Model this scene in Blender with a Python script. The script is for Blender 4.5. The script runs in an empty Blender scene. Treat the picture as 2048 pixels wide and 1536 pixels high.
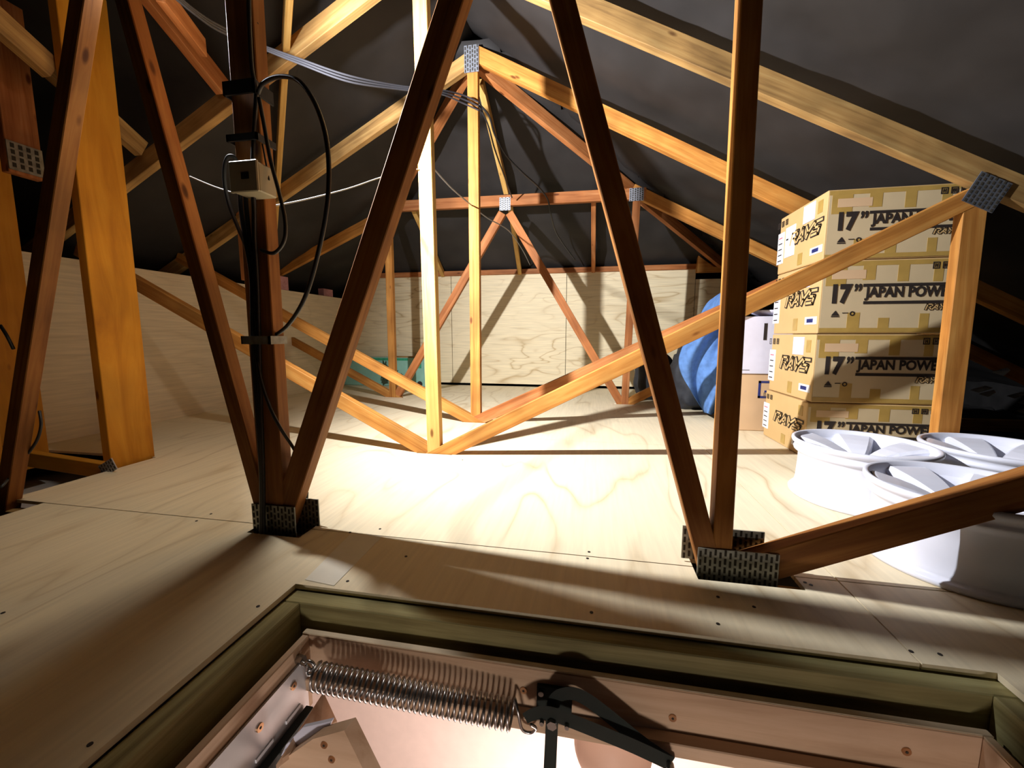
import bpy, bmesh, math, random
from mathutils import Vector, Matrix
random.seed(7)
sc = bpy.context.scene
U = 0.6                                    # one survey unit in metres (camera height above the loft floor)
R = math.radians

# ------------------------------------------------------------ camera
FPX = 820.0
PITCH, YAW, ROLL = R(6.80), R(10.74), R(0.015)
fwd = Vector((-math.sin(YAW)*math.cos(PITCH), math.cos(YAW)*math.cos(PITCH), -math.sin(PITCH)))
rt0 = Vector((math.cos(YAW), math.sin(YAW), 0)); up0 = rt0.cross(fwd)
rt = rt0*math.cos(ROLL) + up0*math.sin(ROLL); up = up0*math.cos(ROLL) - rt0*math.sin(ROLL)
cd = bpy.data.cameras.new('camera'); cam = bpy.data.objects.new('camera', cd)
sc.collection.objects.link(cam)
cam.matrix_world = Matrix.Translation((0, 0, U)) @ Matrix((rt, up, -fwd)).transposed().to_4x4()
cd.sensor_fit = 'HORIZONTAL'; cd.sensor_width = 36; cd.lens = 36*FPX/2048; cd.clip_start = .02
sc.camera = cam

# ------------------------------------------------------------ view, world, lights
vs = sc.view_settings
vs.view_transform = 'Standard'; vs.look = 'None'; vs.gamma = 1; vs.use_curve_mapping = False; vs.exposure = 0.0
w = bpy.data.worlds.new('world'); sc.world = w; w.use_nodes = True
w.node_tree.nodes['Background'].inputs[0].default_value = (.30, .33, .40, 1)
w.node_tree.nodes['Background'].inputs[1].default_value = 0.0

LAMP = Vector((-2.27, 1.98, 2.80))*U
def lamp(name, kind, loc, energy, color, aim=None, **kw):
    l = bpy.data.lights.new(name, kind); l.energy = energy; l.color = color
    for k, v in kw.items(): setattr(l, k, v)
    o = bpy.data.objects.new(name, l); sc.collection.objects.link(o); o.location = loc
    if aim is not None: o.rotation_euler = (Vector(aim) - Vector(loc)).to_track_quat('-Z', 'Y').to_euler()
    return o
# work lamp hung from the rafters: all-round glow and a wide beam thrown down the loft
lamp('lamp_glow', 'POINT', LAMP - Vector((0, 0, .06)), 1.3, (1, .95, .9), shadow_soft_size=.025)
lamp('lamp_down', 'SPOT', LAMP - Vector((0, 0, .06)), 31, (1, .93, .82), aim=Vector((-1.5, 3.5, 0))*U,
     spot_size=R(155), spot_blend=1.0, shadow_soft_size=.025)
lamp('lamp_beam', 'SPOT', LAMP - Vector((0, 0, .06)), 610, (.95, .96, 1.0), aim=Vector((2.2, 6.3, .8))*U,
     spot_size=R(143), spot_blend=1.0, shadow_soft_size=.025)
# lamp of the room below the hatch
lamp('room_lamp', 'AREA', (.1, -1.4, -.40), 20, (1, .90, .82), aim=(.1, 1.2, -.25), shape='SQUARE', size=.3)
lamp('room_wall_fill', 'AREA', (.1, .85, -1.7), 24, (1, .88, .80), aim=(.05, 1.56, -.6), shape='SQUARE', size=.4)  # added unseen fill that brightens the pink wall under the hatch

# ------------------------------------------------------------ helpers (all coordinates in survey units)
C = sc.collection
CAM = Vector((0, 0, 1))
def ray(x, y): return fwd*FPX + rt*(x-1024) - up*(y-768)
def PY(x, y, Y): d = ray(x, y); return CAM + d*(Y/d.y)
def PX(x, y, X): d = ray(x, y); return CAM + d*(X/d.x)
def PZ(x, y, Z=0): d = ray(x, y); return CAM + d*((Z-1)/d.z)

def tag(o, label=None, cat=None, group=None, kind=None):
    if label: o['label'] = label
    if cat: o['category'] = cat
    if group: o['group'] = group
    if kind: o['kind'] = kind
    return o
def empty(name, loc, label=None, cat=None, group=None):
    o = bpy.data.objects.new(name, None); C.objects.link(o); o.location = Vector(loc)*U
    o.empty_display_size = .05
    return tag(o, label, cat, group)
def put(o, parent):
    if parent is not None:
        o.parent = parent
        p = parent; m = Matrix.Identity(4); chain = []
        while p is not None: chain.append(p); p = p.parent
        for q in reversed(chain): m = m @ q.matrix_basis
        o.matrix_basis = m.inverted() @ o.matrix_basis
    return o
def link(name, bm, mat, parent=None, mtx=None, smooth=False):
    """bm in survey units and in world space unless mtx (local->world, survey units) is given"""
    me = bpy.data.meshes.new(name)
    bmesh.ops.recalc_face_normals(bm, faces=bm.faces)
    for v in bm.verts: v.co *= U
    if mtx is None:
        c = sum((v.co for v in bm.verts), Vector())/max(1, len(bm.verts))
        for v in bm.verts: v.co -= c
        M = Matrix.Translation(c)
    else:
        M = mtx.copy(); M.translation = mtx.translation*U
    if smooth:
        for f in bm.faces: f.smooth = True
    bm.to_mesh(me); bm.free()
    for m in (mat if isinstance(mat, (list, tuple)) else [mat]): me.materials.append(m)
    o = bpy.data.objects.new(name, me); C.objects.link(o); o.matrix_basis = M
    return put(o, parent)
def box(bm, lo, hi, mi=0, bev=0):
    lo, hi = Vector(lo), Vector(hi)
    vs_ = [bm.verts.new((x, y, z)) for x in (lo.x, hi.x) for y in (lo.y, hi.y) for z in (lo.z, hi.z)]
    fs = []
    for f in ((0, 1, 3, 2), (4, 6, 7, 5), (0, 4, 5, 1), (2, 3, 7, 6), (0, 2, 6, 4), (1, 5, 7, 3)):
        F = bm.faces.new([vs_[i] for i in f]); F.material_index = mi; fs.append(F)
    if bev:
        es = list({e for F in fs for e in F.edges})
        bmesh.ops.bevel(bm, geom=es, offset=bev, segments=1, affect='EDGES')
def prism(bm, pts, ext, mi=0):
    """closed outline pts (Vectors) extruded by ext"""
    a = [bm.verts.new(p) for p in pts]; b = [bm.verts.new(Vector(p)+ext) for p in pts]
    f = bm.faces.new(a); f.material_index = mi
    f = bm.faces.new(list(reversed(b))); f.material_index = mi
    for i in range(len(pts)):
        j = (i+1) % len(pts); f = bm.faces.new((a[j], a[i], b[i], b[j])); f.material_index = mi
def tube(bm, pts, r, n=8, caps=True):
    pts = [Vector(p) for p in pts]; rings = []; nrm = None
    for i, p in enumerate(pts):
        t = (pts[min(i+1, len(pts)-1)] - pts[max(i-1, 0)])
        if t.length < 1e-9: t = Vector((0, 0, 1))
        t.normalize()
        if nrm is None:
            nrm = t.orthogonal().normalized()
        nrm = (nrm - t*nrm.dot(t)).normalized(); b = t.cross(nrm)
        rr = r[i] if isinstance(r, (list, tuple)) else r
        rings.append([bm.verts.new(p + (nrm*math.cos(a)+b*math.sin(a))*rr) for a in [2*math.pi*k/n for k in range(n)]])
    for A, B in zip(rings, rings[1:]):
        for k in range(n): bm.faces.new((A[k], A[(k+1) % n], B[(k+1) % n], B[k]))
    if caps: bm.faces.new(list(reversed(rings[0]))); bm.faces.new(rings[-1])
def spline(pts, n=8):
    pts = [Vector(p) for p in pts]; out = []
    P = [pts[0]] + pts + [pts[-1]]
    for i in range(1, len(P)-2):
        for k in range(n):
            t = k/n; a, b, c, d = P[i-1], P[i], P[i+1], P[i+2]
            out.append(.5*((2*b) + (c-a)*t + (2*a-5*b+4*c-d)*t*t + (3*b-a-3*c+d)*t**3))
    out.append(pts[-1]); return out
def lathe(bm, prof, n=64, mi=0):
    rings = []
    for r, z in prof: rings.append([bm.verts.new((r*math.cos(2*math.pi*k/n), r*math.sin(2*math.pi*k/n), z)) for k in range(n)])
    for A, B in zip(rings, rings[1:]):
        for k in range(n): bm.faces.new((A[k], A[(k+1) % n], B[(k+1) % n], B[k])).material_index = mi
def cyl(bm, c, r, ax, h, n=16, mi=0):
    ax = Vector(ax).normalized(); a = ax.orthogonal().normalized(); b = ax.cross(a)
    pts = [Vector(c)+(a*math.cos(2*math.pi*k/n)+b*math.sin(2*math.pi*k/n))*r for k in range(n)]
    prism(bm, pts, ax*h, mi)

# ------------------------------------------------------------ materials
def newmat(name):
    m = bpy.data.materials.new(name); m.use_nodes = True
    nt = m.node_tree; return m, nt, nt.nodes['Principled BSDF']
def N(nt, t, **kw):
    n = nt.nodes.new(t)
    for k, v in kw.items():
        if k.startswith('i_'):
            key = k[2:]; key = int(key) if key.isdigit() else key.replace('_', ' ')
            n.inputs[key].default_value = v
        else: setattr(n, k, v)
    return n
def ramp(nt, stops):
    r = nt.nodes.new('ShaderNodeValToRGB'); e = r.color_ramp.elements
    while len(e) < len(stops): e.new(.5)
    for el, (p, c) in zip(e, stops): el.position = p; el.color = (*c, 1)
    return r
def flat(name, col, rough=.6, metal=0, noise=0, scale=20, bump=0, spec=.5):
    m, nt, b = newmat(name); L = nt.links.new
    b.inputs['Roughness'].default_value = rough; b.inputs['Metallic'].default_value = metal
    b.inputs['Specular IOR Level'].default_value = spec
    tc = N(nt, 'ShaderNodeTexCoord'); no = N(nt, 'ShaderNodeTexNoise', i_Scale=scale, i_Detail=5.0)
    L(tc.outputs['Object'], no.inputs['Vector'])
    k = max(noise, .03)
    rp = ramp(nt, [(.3, tuple(c*(1-k) for c in col)), (.7, tuple(min(1, c*(1+k)) for c in col))])
    L(no.outputs['Fac'], rp.inputs[0]); L(rp.outputs[0], b.inputs['Base Color'])
    if bump:
        bp = N(nt, 'ShaderNodeBump', i_Strength=bump, i_Distance=.01); L(no.outputs['Fac'], bp.inputs['Height']); L(bp.outputs[0], b.inputs['Normal'])
    return m
def wood(name, dark, mid, light, var=.25, grain=1.0, knots=True, rough=.65):
    """timber with grain along local X; each piece varies by its own random value"""
    m, nt, b = newmat(name); L = nt.links.new
    b.inputs['Roughness'].default_value = rough; b.inputs['Specular IOR Level'].default_value = .25
    tc = N(nt, 'ShaderNodeTexCoord'); oi = N(nt, 'ShaderNodeObjectInfo')
    off = N(nt, 'ShaderNodeVectorMath', operation='SCALE'); off.inputs[0].default_value = (7, 13, 5); L(oi.outputs['Random'], off.inputs['Scale'])
    ad = N(nt, 'ShaderNodeVectorMath', operation='ADD'); L(tc.outputs['Object'], ad.inputs[0]); L(off.outputs[0], ad.inputs[1])
    mp = N(nt, 'ShaderNodeMapping'); mp.inputs['Scale'].default_value = (1.1, 22*grain, 22*grain); L(ad.outputs[0], mp.inputs['Vector'])
    no = N(nt, 'ShaderNodeTexNoise', i_Scale=1.6, i_Detail=6.0, i_Roughness=.6, i_Distortion=.8); L(mp.outputs[0], no.inputs['Vector'])
    rp = ramp(nt, [(.28, dark), (.5, mid), (.72, light)]); L(no.outputs['Fac'], rp.inputs[0])
    # soft patches
    n2 = N(nt, 'ShaderNodeTexNoise', i_Scale=4.0, i_Detail=2.0); L(ad.outputs[0], n2.inputs['Vector'])
    mr = N(nt, 'ShaderNodeMapRange', i_1=.35, i_2=.65, i_3=1-var, i_4=1+var*.6); L(n2.outputs['Fac'], mr.inputs[0])
    mr2 = N(nt, 'ShaderNodeMapRange', i_3=1-var*.6, i_4=1+var*.5); L(oi.outputs['Random'], mr2.inputs[0])
    mu = N(nt, 'ShaderNodeMath', operation='MULTIPLY'); L(mr.outputs[0], mu.inputs[0]); L(mr2.outputs[0], mu.inputs[1])
    vm = N(nt, 'ShaderNodeVectorMath', operation='SCALE'); L(rp.outputs[0], vm.inputs[0]); L(mu.outputs[0], vm.inputs['Scale'])
    col = vm.outputs[0]
    if knots:
        mk = N(nt, 'ShaderNodeMapping'); mk.inputs['Scale'].default_value = (2.6, 7, 7); L(ad.outputs[0], mk.inputs['Vector'])
        vo = N(nt, 'ShaderNodeTexVoronoi', i_Scale=1.3); L(mk.outputs[0], vo.inputs['Vector'])
        kr = ramp(nt, [(.0, (1, 1, 1)), (.055, (.85, .85, .85)), (.10, (0, 0, 0))]); L(vo.outputs['Distance'], kr.inputs[0])
        mx = N(nt, 'ShaderNodeMix', data_type='RGBA'); L(kr.outputs[0], mx.inputs['Factor']); L(col, mx.inputs[6]); mx.inputs[7].default_value = (dark[0]*.35, dark[1]*.25, dark[2]*.2, 1)
        col = mx.outputs[2]
    L(col, b.inputs['Base Color'])
    bp = N(nt, 'ShaderNodeBump', i_Strength=.25, i_Distance=.002); L(no.outputs['Fac'], bp.inputs['Height']); L(bp.outputs[0], b.inputs['Normal'])
    return m
def ply(name, base, line, axis='X', contrast=.5, scale=1.0, rough=.6, fine=1.0):
    """rotary-cut pine plywood: flowing growth-ring contours stretched along one axis"""
    m, nt, b = newmat(name); L = nt.links.new
    b.inputs['Roughness'].default_value = rough; b.inputs['Specular IOR Level'].default_value = .3
    tc = N(nt, 'ShaderNodeTexCoord')
    st = {'X': (1.0, 4.2, 4.2), 'Y': (3.2, 1.0, 3.2), 'Z': (4.2, 4.2, 1.0)}[axis]
    mp = N(nt, 'ShaderNodeMapping'); mp.inputs['Scale'].default_value = tuple(s*scale for s in st); L(tc.outputs['Object'], mp.inputs['Vector'])
    no = N(nt, 'ShaderNodeTexNoise', i_Scale=.9, i_Detail=2.5, i_Roughness=.45, i_Distortion=.5); L(mp.outputs[0], no.inputs['Vector'])
    mu = N(nt, 'ShaderNodeMath', operation='MULTIPLY', i_1=15.0); L(no.outputs['Fac'], mu.inputs[0])
    fr = N(nt, 'ShaderNodeMath', operation='PINGPONG', i_1=1.0); L(mu.outputs[0], fr.inputs[0])
    pw = N(nt, 'ShaderNodeMath', operation='POWER', i_1=7.0); L(fr.outputs[0], pw.inputs[0])
    n3 = N(nt, 'ShaderNodeTexNoise', i_Scale=1.5, i_Detail=2.0); L(tc.outputs['Object'], n3.inputs['Vector'])
    m3 = N(nt, 'ShaderNodeMapRange', i_1=.42, i_2=.62, i_3=.1, i_4=contrast); L(n3.outputs['Fac'], m3.inputs[0])
    f2 = N(nt, 'ShaderNodeMath', operation='MULTIPLY'); L(pw.outputs[0], f2.inputs[0]); L(m3.outputs[0], f2.inputs[1])
    # fine fibre streaks
    mf = N(nt, 'ShaderNodeMapping'); sf = {'X': (3, 60, 60), 'Y': (60, 3, 60), 'Z': (60, 60, 3)}[axis]; mf.inputs['Scale'].default_value = sf; L(tc.outputs['Object'], mf.inputs['Vector'])
    nf = N(nt, 'ShaderNodeTexNoise', i_Scale=1.4, i_Detail=4.0); L(mf.outputs[0], nf.inputs['Vector'])
    rf = N(nt, 'ShaderNodeMapRange', i_1=.3, i_2=.75, i_3=1+.06*fine, i_4=1-.16*fine); L(nf.outputs['Fac'], rf.inputs[0])
    mx = N(nt, 'ShaderNodeMix', data_type='RGBA'); L(f2.outputs[0], mx.inputs['Factor']); mx.inputs[6].default_value = (*base, 1); mx.inputs[7].default_value = (*line, 1)
    sc_ = N(nt, 'ShaderNodeVectorMath', operation='SCALE'); L(mx.outputs[2], sc_.inputs[0]); L(rf.outputs[0], sc_.inputs['Scale'])
    L(sc_.outputs[0], b.inputs['Base Color'])
    return m
M = {}
M['pine'] = wood('orange_pine', (.34, .12, .02), (.52, .22, .045), (.64, .32, .08))
M['red_pine'] = wood('reddish_pine', (.28, .085, .02), (.42, .15, .045), (.52, .23, .085))
M['shaded_pine'] = wood('shaded_pine', (.18, .06, .014), (.32, .125, .03), (.43, .19, .05))  # darker copy of the pine: shade on the nearest truss put into the colour
M['plank'] = wood('amber_plank', (.40, .145, .010), (.53, .215, .014), (.62, .28, .024), var=.12, grain=.4)
M['yellow'] = wood('yellow_pine', (.46, .24, .06), (.64, .38, .11), (.74, .50, .18), var=.15)
M['old'] = wood('weathered_pine', (.24, .13, .045), (.42, .24, .08), (.54, .35, .13), var=.35)
M['green'] = wood('treated_pine', (.15, .12, .045), (.27, .23, .095), (.38, .34, .16), var=.2)
M['liner'] = wood('liner_pine', (.44, .28, .17), (.55, .37, .24), (.64, .45, .31), var=.12, grain=.6, knots=False)
M['liner_edge'] = flat('cut_edge', (.78, .62, .42), .7, noise=.1)
M['ply_floor'] = ply('floor_plywood', (.83, .72, .50), (.46, .31, .14), 'Y', .62, .75, fine=.6)
M['ply_wall'] = ply('wall_plywood', (.83, .71, .47), (.48, .33, .15), 'X', .85, 1.1)
M['ply_left'] = ply('left_wall_plywood', (.72, .60, .42), (.50, .37, .22), 'Y', .30, .8)
M['felt'] = flat('roof_underlay', (.027, .024, .023), .7, noise=.3, scale=3, spec=.3)
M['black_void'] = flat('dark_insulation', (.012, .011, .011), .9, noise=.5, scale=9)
M['steel'] = flat('galvanised_plate', (.40, .42, .48), .45, metal=.6, noise=.25, scale=40)
M['steel_dark'] = flat('dull_plate', (.30, .29, .24), .5, metal=.55, noise=.3, scale=40)
M['plate_dark'] = flat('slate_plate', (.10, .11, .13), .55, metal=.3, noise=.3, scale=40)
M['slot'] = flat('plate_slot', (.035, .028, .018), .9)
M['chrome'] = flat('spring_steel', (.40, .39, .38), .28, metal=1)
M['brass'] = flat('brass_screw', (.55, .33, .18), .3, metal=1)
M['black'] = flat('black_paint', (.014, .018, .014), .6, noise=.1, spec=.2)
M['cable'] = flat('black_cable', (.012, .012, .013), .42)
M['greycable'] = flat('grey_cable', (.05, .05, .06), .6)
M['string'] = flat('white_string', (.34, .34, .34), .7)
M['beige'] = flat('beige_plastic', (.48, .44, .30), .45)
M['dark'] = flat('dark_print', (.02, .013, .010), .7)
M['card'] = flat('cardboard', (.58, .38, .16), .75, noise=.06, scale=6)
M['card_front'] = flat('printed_cardboard', (.56, .44, .26), .75, noise=.06, scale=6)
M['card_pink'] = flat('pale_cardboard', (.62, .42, .24), .75, noise=.06, scale=6)
M['tape'] = flat('brown_tape', (.42, .27, .07), .35, noise=.1, scale=15)
M['paper'] = flat('white_label', (.80, .80, .84), .6)
M['lilac'] = flat('pale_blue_sheet', (.62, .62, .80), .6)
M['red'] = flat('red_print', (.55, .12, .16), .6)
M['white'] = flat('white_lacquer', (.72, .74, .84), .30, noise=.02)
M['whitebox'] = flat('white_carton', (.66, .66, .78), .5)
M['blue'] = flat('blue_cloth', (.10, .22, .50), .85, noise=.2, scale=25, bump=.15)
M['navy'] = flat('navy_print', (.02, .03, .16), .6)
M['bag'] = flat('black_fabric', (.018, .020, .026), .7, noise=.3, scale=20)
M['mint'] = flat('mint_carton', (.28, .56, .46), .55, noise=.08, scale=8)
M['leaf'] = flat('green_print', (.03, .32, .17), .6, noise=.2, scale=30)
M['foliage'] = flat('dark_green_print', (.045, .07, .035), .8, noise=.6, scale=60)
M['pinkwood'] = wood('pink_primed_timber', (.46, .20, .22), (.58, .28, .30), (.64, .34, .36), knots=False)
M['roomwall'] = flat('pink_room_wall', (.80, .62, .555), .8, noise=.02)
M['plaster'] = flat('plaster_ceiling', (.7, .66, .62), .8)
M['hinge'] = flat('satin_plate', (.55, .55, .57), .38, metal=.5)
M['foil'] = flat('crinkled_foil', (.20, .20, .21), .35, metal=.5, noise=.4, scale=18)
M['peach'] = flat('peach_shade', (.70, .45, .34), .5)
M['lightwood'] = flat('pale_patch', (.80, .76, .64), .6)
bm_, nt_, b_ = newmat('glowing_bulb'); M['bulb'] = bm_
b_.inputs['Emission Color'].default_value = (.9, .95, 1, 1); b_.inputs['Emission Strength'].default_value = 30

# ------------------------------------------------------------ structure
def grid_slab(name, xs, ys, z0, z1, holes, mat, gap=0.0, gx=(), gy=(), kind='structure'):
    """slab cut into cells; cells inside a hole are left out, seams at gx/gy open by gap"""
    for h in holes: xs += [h[0], h[1]]; ys += [h[2], h[3]]
    def withgap(v, g):
        s = set(v)
        for q in g: s |= {q-gap/2, q+gap/2}
        return sorted(s)
    X, Y = withgap(xs, gx), withgap(ys, gy)
    bm = bmesh.new()
    cache = {}
    def vt(i, j, k):
        key = (i, j, k)
        if key not in cache: cache[key] = bm.verts.new((X[i], Y[j], (z0, z1)[k]))
        return cache[key]
    solid = {}
    for i in range(len(X)-1):
        for j in range(len(Y)-1):
            cx, cy = (X[i]+X[i+1])/2, (Y[j]+Y[j+1])/2
            if X[i+1]-X[i] < 1e-6 or Y[j+1]-Y[j] < 1e-6: continue
            if any(h[0] < cx < h[1] and h[2] < cy < h[3] for h in holes): continue
            if any(abs(cx-g) < gap*.49 for g in gx) or any(abs(cy-g) < gap*.49 for g in gy): continue
            solid[i, j] = 1
    for (i, j) in solid:
        bm.faces.new((vt(i, j, 1), vt(i+1, j, 1), vt(i+1, j+1, 1), vt(i, j+1, 1)))
        bm.faces.new((vt(i, j, 0), vt(i, j+1, 0), vt(i+1, j+1, 0), vt(i+1, j, 0)))
        if (i-1, j) not in solid: bm.faces.new((vt(i, j, 0), vt(i, j, 1), vt(i, j+1, 1), vt(i, j+1, 0)))
        if (i+1, j) not in solid: bm.faces.new((vt(i+1, j, 0), vt(i+1, j+1, 0), vt(i+1, j+1, 1), vt(i+1, j, 1)))
        if (i, j-1) not in solid: bm.faces.new((vt(i, j, 0), vt(i+1, j, 0), vt(i+1, j, 1), vt(i, j, 1)))
        if (i, j+1) not in solid: bm.faces.new((vt(i, j+1, 0), vt(i, j+1, 1), vt(i+1, j+1, 1), vt(i+1, j+1, 0)))
    o = link(name, bm, mat); tag(o, kind=kind); return o
HOLE = (-1.15, 1.215, -.25, 1.362)
LX, WY = -4.92, 7.88
FZ = -.02
slots = [(-1.70, -1.40, 1.70, 1.86), (.46, .86, 1.70, 1.86),
         (-1.44, -1.12, 3.195, 3.285), (-1.44, -1.14, 4.47, 4.56), (-3.20, -2.92, 6.09, 6.18), (.36, .66, 6.09, 6.18),
         (2.30, 2.50, 3.195, 3.285)]
void = [(LX-1, -3.20, -3, 1.80), (LX-1, -3.49, 1.70, 2.68)]
floor = grid_slab('floor', [LX, 2.95], [-2.5, WY], FZ, 0, [HOLE]+void+slots, M['ply_floor'], .006,
                  gx=(1.02,), gy=(1.795, 3.86, 5.86))
tag(floor, 'pale plywood sheet floor of the loft')
# screw heads set in the floor sheets (parts of the floor)
def floor_mark(px, py, r=.0065):
    p = PZ(px, py, 0); bm = bmesh.new(); cyl(bm, (p.x, p.y, 0), r, (0, 0, 1), .0015, 10); link('floor_screw', bm, M['dark'], floor)
for q in [(666/3.413+500, 1150+43/3.413), (516, 1213), (1183, 1225), (1436, 1194), (1508, 1214), (1822, 1303), (1880, 1309),
          (1436, 1248), (180, 1489), (6, 1226), (760, 1058), (812, 1113), (755, 1077), (1610, 1165), (1622, 1170), (393, 1042), (422, 1028), (1178, 1104), (925, 920), (700, 1065), (1175, 1117), (590, 1033)]: floor_mark(*q)
# lower ceiling of the room under the loft, with the same hatch
lowc = grid_slab('ceiling', [-7, 6], [-4, 9], -.34, -.32, [(-1.035, 1.125, -.35, 1.262)], M['plaster'])
# back wall of plywood sheets, top sloping a little
bm = bmesh.new()
wt = 2.15
for x0, x1 in ((LX, -2.72), (-2.71, -.46), (-.45, 1.80), (1.81, 2.62)):
    box(bm, (x0, WY, .045), (x1, WY+.03, wt if x1 < 2 else 1.98))
o = link('wall_back', bm, M['ply_wall']); tag(o, 'pale plywood wall across the far end', kind='structure')
bm = bmesh.new()
box(bm, (LX-.03, 2.02, .0), (LX, WY, 1.73))
o = link('wall_left', bm, M['ply_left']); tag(o, 'low plywood wall along the left side', kind='structure')
# stepped end piece of wall at the back left corner
bm = bmesh.new()
prism(bm, [Vector((LX-.03, WY-.03, 1.6)), Vector((LX+.35, WY-.03, 1.6)), Vector((LX+.35, WY-.03, 2.15)), Vector((LX+.10, WY-.03, 2.14)), Vector((LX-.12, WY-.03, 1.9)), Vector((LX-.12, WY-.03, 1.6))], Vector((0, .03, 0)))
# ---- roof underlay (felt): wrinkled sheets over the rafters
RX, RZ, SL = -1.28, 4.04, .53
HY = 4.50
def roof_z_side(x): return RZ - SL*(RX-x) if x < RX else RZ + .05 - .497*(x-RX)
def felt(name, f, x0, x1, y0, y1, nx, ny, keep, seed):
    rnd = random.Random(seed); bm = bmesh.new(); g = {}
    for i in range(nx+1):
        for j in range(ny+1):
            x = x0+(x1-x0)*i/nx; y = y0+(y1-y0)*j/ny
            z = f(x, y)
            sag = .035*math.sin(3.1*y+1.3*x+seed)*math.sin(1.7*x-.6*y) + .02*math.sin(7*y-3*x+seed*2) + .012*math.sin(13*x+5*y+seed) + rnd.uniform(-.006, .006)
            g[i, j] = bm.verts.new((x, y, z + .03 + sag*.8))
    for i in range(nx):
        for j in range(ny):
            cx = x0+(x1-x0)*(i+.5)/nx; cy = y0+(y1-y0)*(j+.5)/ny
            if keep(cx, cy): bm.faces.new((g[i, j], g[i+1, j], g[i+1, j+1], g[i, j+1]))
    bmesh.ops.delete(bm, geom=[v for v in bm.verts if not v.link_faces], context='VERTS')
    o = link(name, bm, M['felt'], smooth=True)
    s = o.modifiers.new('t', 'SOLIDIFY'); s.thickness = .004; s.offset = 1
    return tag(o, kind='structure')
def hipz(y): return RZ - .03 - .52*max(0, y-HY)
tag(felt('ceiling', lambda x, y: roof_z_side(x), RX, 7.2, -5, 9.6, 60, 90, lambda x, y: roof_z_side(x) <= hipz(y)+.06, 1), 'dark roof underlay on the right slope')
def left_z(x, y):       # left slope, with the adjoining wing rising above it on the near side of the second truss
    wing = min(3.22+.53*(3.2-y), RZ) if y < 3.3 and x < -2.0 else -9
    return max(roof_z_side(x), wing)
tag(felt('ceiling', left_z, -8.6, RX, -5, 9.6, 60, 110, lambda x, y: roof_z_side(x) <= hipz(y)+.06, 2), 'dark roof underlay on the left slope and the wing beside it')
tag(felt('ceiling', lambda x, y: hipz(y), -8, 6, HY, 10.5, 70, 50, lambda x, y: hipz(y) <= roof_z_side(x)+.06, 3), 'creased dark roof underlay on the far hip slope')
# outer closing skins so that no outside light enters
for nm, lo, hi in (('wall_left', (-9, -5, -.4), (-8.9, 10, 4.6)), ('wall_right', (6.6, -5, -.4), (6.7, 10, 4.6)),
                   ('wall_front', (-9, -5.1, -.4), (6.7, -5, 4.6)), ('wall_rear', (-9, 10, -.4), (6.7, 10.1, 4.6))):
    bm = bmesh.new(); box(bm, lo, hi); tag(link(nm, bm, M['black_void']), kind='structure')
# insulation lying between the joists beyond the floor
bm = bmesh.new()
for (x0, x1, y0, y1) in ((2.97, 6.55, -4.95, WY), (-8.85, LX-.05, -4.95, WY), (LX-.05, -3.2, -4.95, 2.0), (-8.85, 6.55, WY+.1, 9.95)):
    nx, ny = 26, 40
    g = [[bm.verts.new((x0+(x1-x0)*i/nx, y0+(y1-y0)*j/ny, -.22+.05*math.sin(5*i+3*j)*math.cos(2*j-i))) for j in range(ny+1)] for i in range(nx+1)]
    for i in range(nx):
        for j in range(ny): bm.faces.new((g[i][j], g[i+1][j], g[i+1][j+1], g[i][j+1]))
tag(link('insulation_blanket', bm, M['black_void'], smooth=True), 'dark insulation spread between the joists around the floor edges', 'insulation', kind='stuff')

# ------------------------------------------------------------ beams and trusses
def beam(name, p, q, wd, th, mat, parent=None, side=Vector((0, 1, 0)), bev=.004):
    """p, q = centre line on the front face; width wd lies in the front plane, thickness th along side"""
    p, q = Vector(p), Vector(q); ax = (q-p); ln = ax.length; ax.normalize()
    s = (side - ax*side.dot(ax)).normalized(); wv = s.cross(ax)
    bm = bmesh.new(); box(bm, (-ln/2, 0, -wd/2), (ln/2, th, wd/2), bev=bev)
    mt = Matrix((ax, s, -wv if False else ax.cross(s))).transposed().to_4x4(); mt.translation = (p+q)/2
    return link(name, bm, mat, parent, mt)
_eps = [0]
def pxbeam(name, Y, a, b, mat, parent, th=.075, wd=None, ext=(0, 0)):
    """a=(xl,xr,y) and b=(xl,xr,y): the two visible edges of the front face read off the survey photograph, on the plane Y"""
    _eps[0] = (_eps[0]+1) % 5; Y = Y + _eps[0]*.0015
    A, B = PY(a[0], a[2], Y), PY(a[1], a[2], Y); D, E = PY(b[0], b[2], Y), PY(b[1], b[2], Y)
    p, q = (A+B)/2, (D+E)/2; ax = (q-p).normalized()
    if wd is None:
        f = lambda u, v: ((v-u) - ax*(v-u).dot(ax)).length
        wd = (f(A, B)+f(D, E))/2
    p = p - ax*ext[0]
    q = q + ax*((q.z + {'floor': .12, 'toe': .055}[ext[1]])/max(.05, -ax.z) if isinstance(ext[1], str) else ext[1])
    return beam(name, p, q, wd, th, mat, parent)
def clbeam(name, Y, a, b, mat, parent, wd=.115, th=.075, ext=(0, 0)):
    return pxbeam(name, Y, (a[0], a[0], a[1]), (b[0], b[0], b[1]), mat, parent, th, wd, ext)
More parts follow.
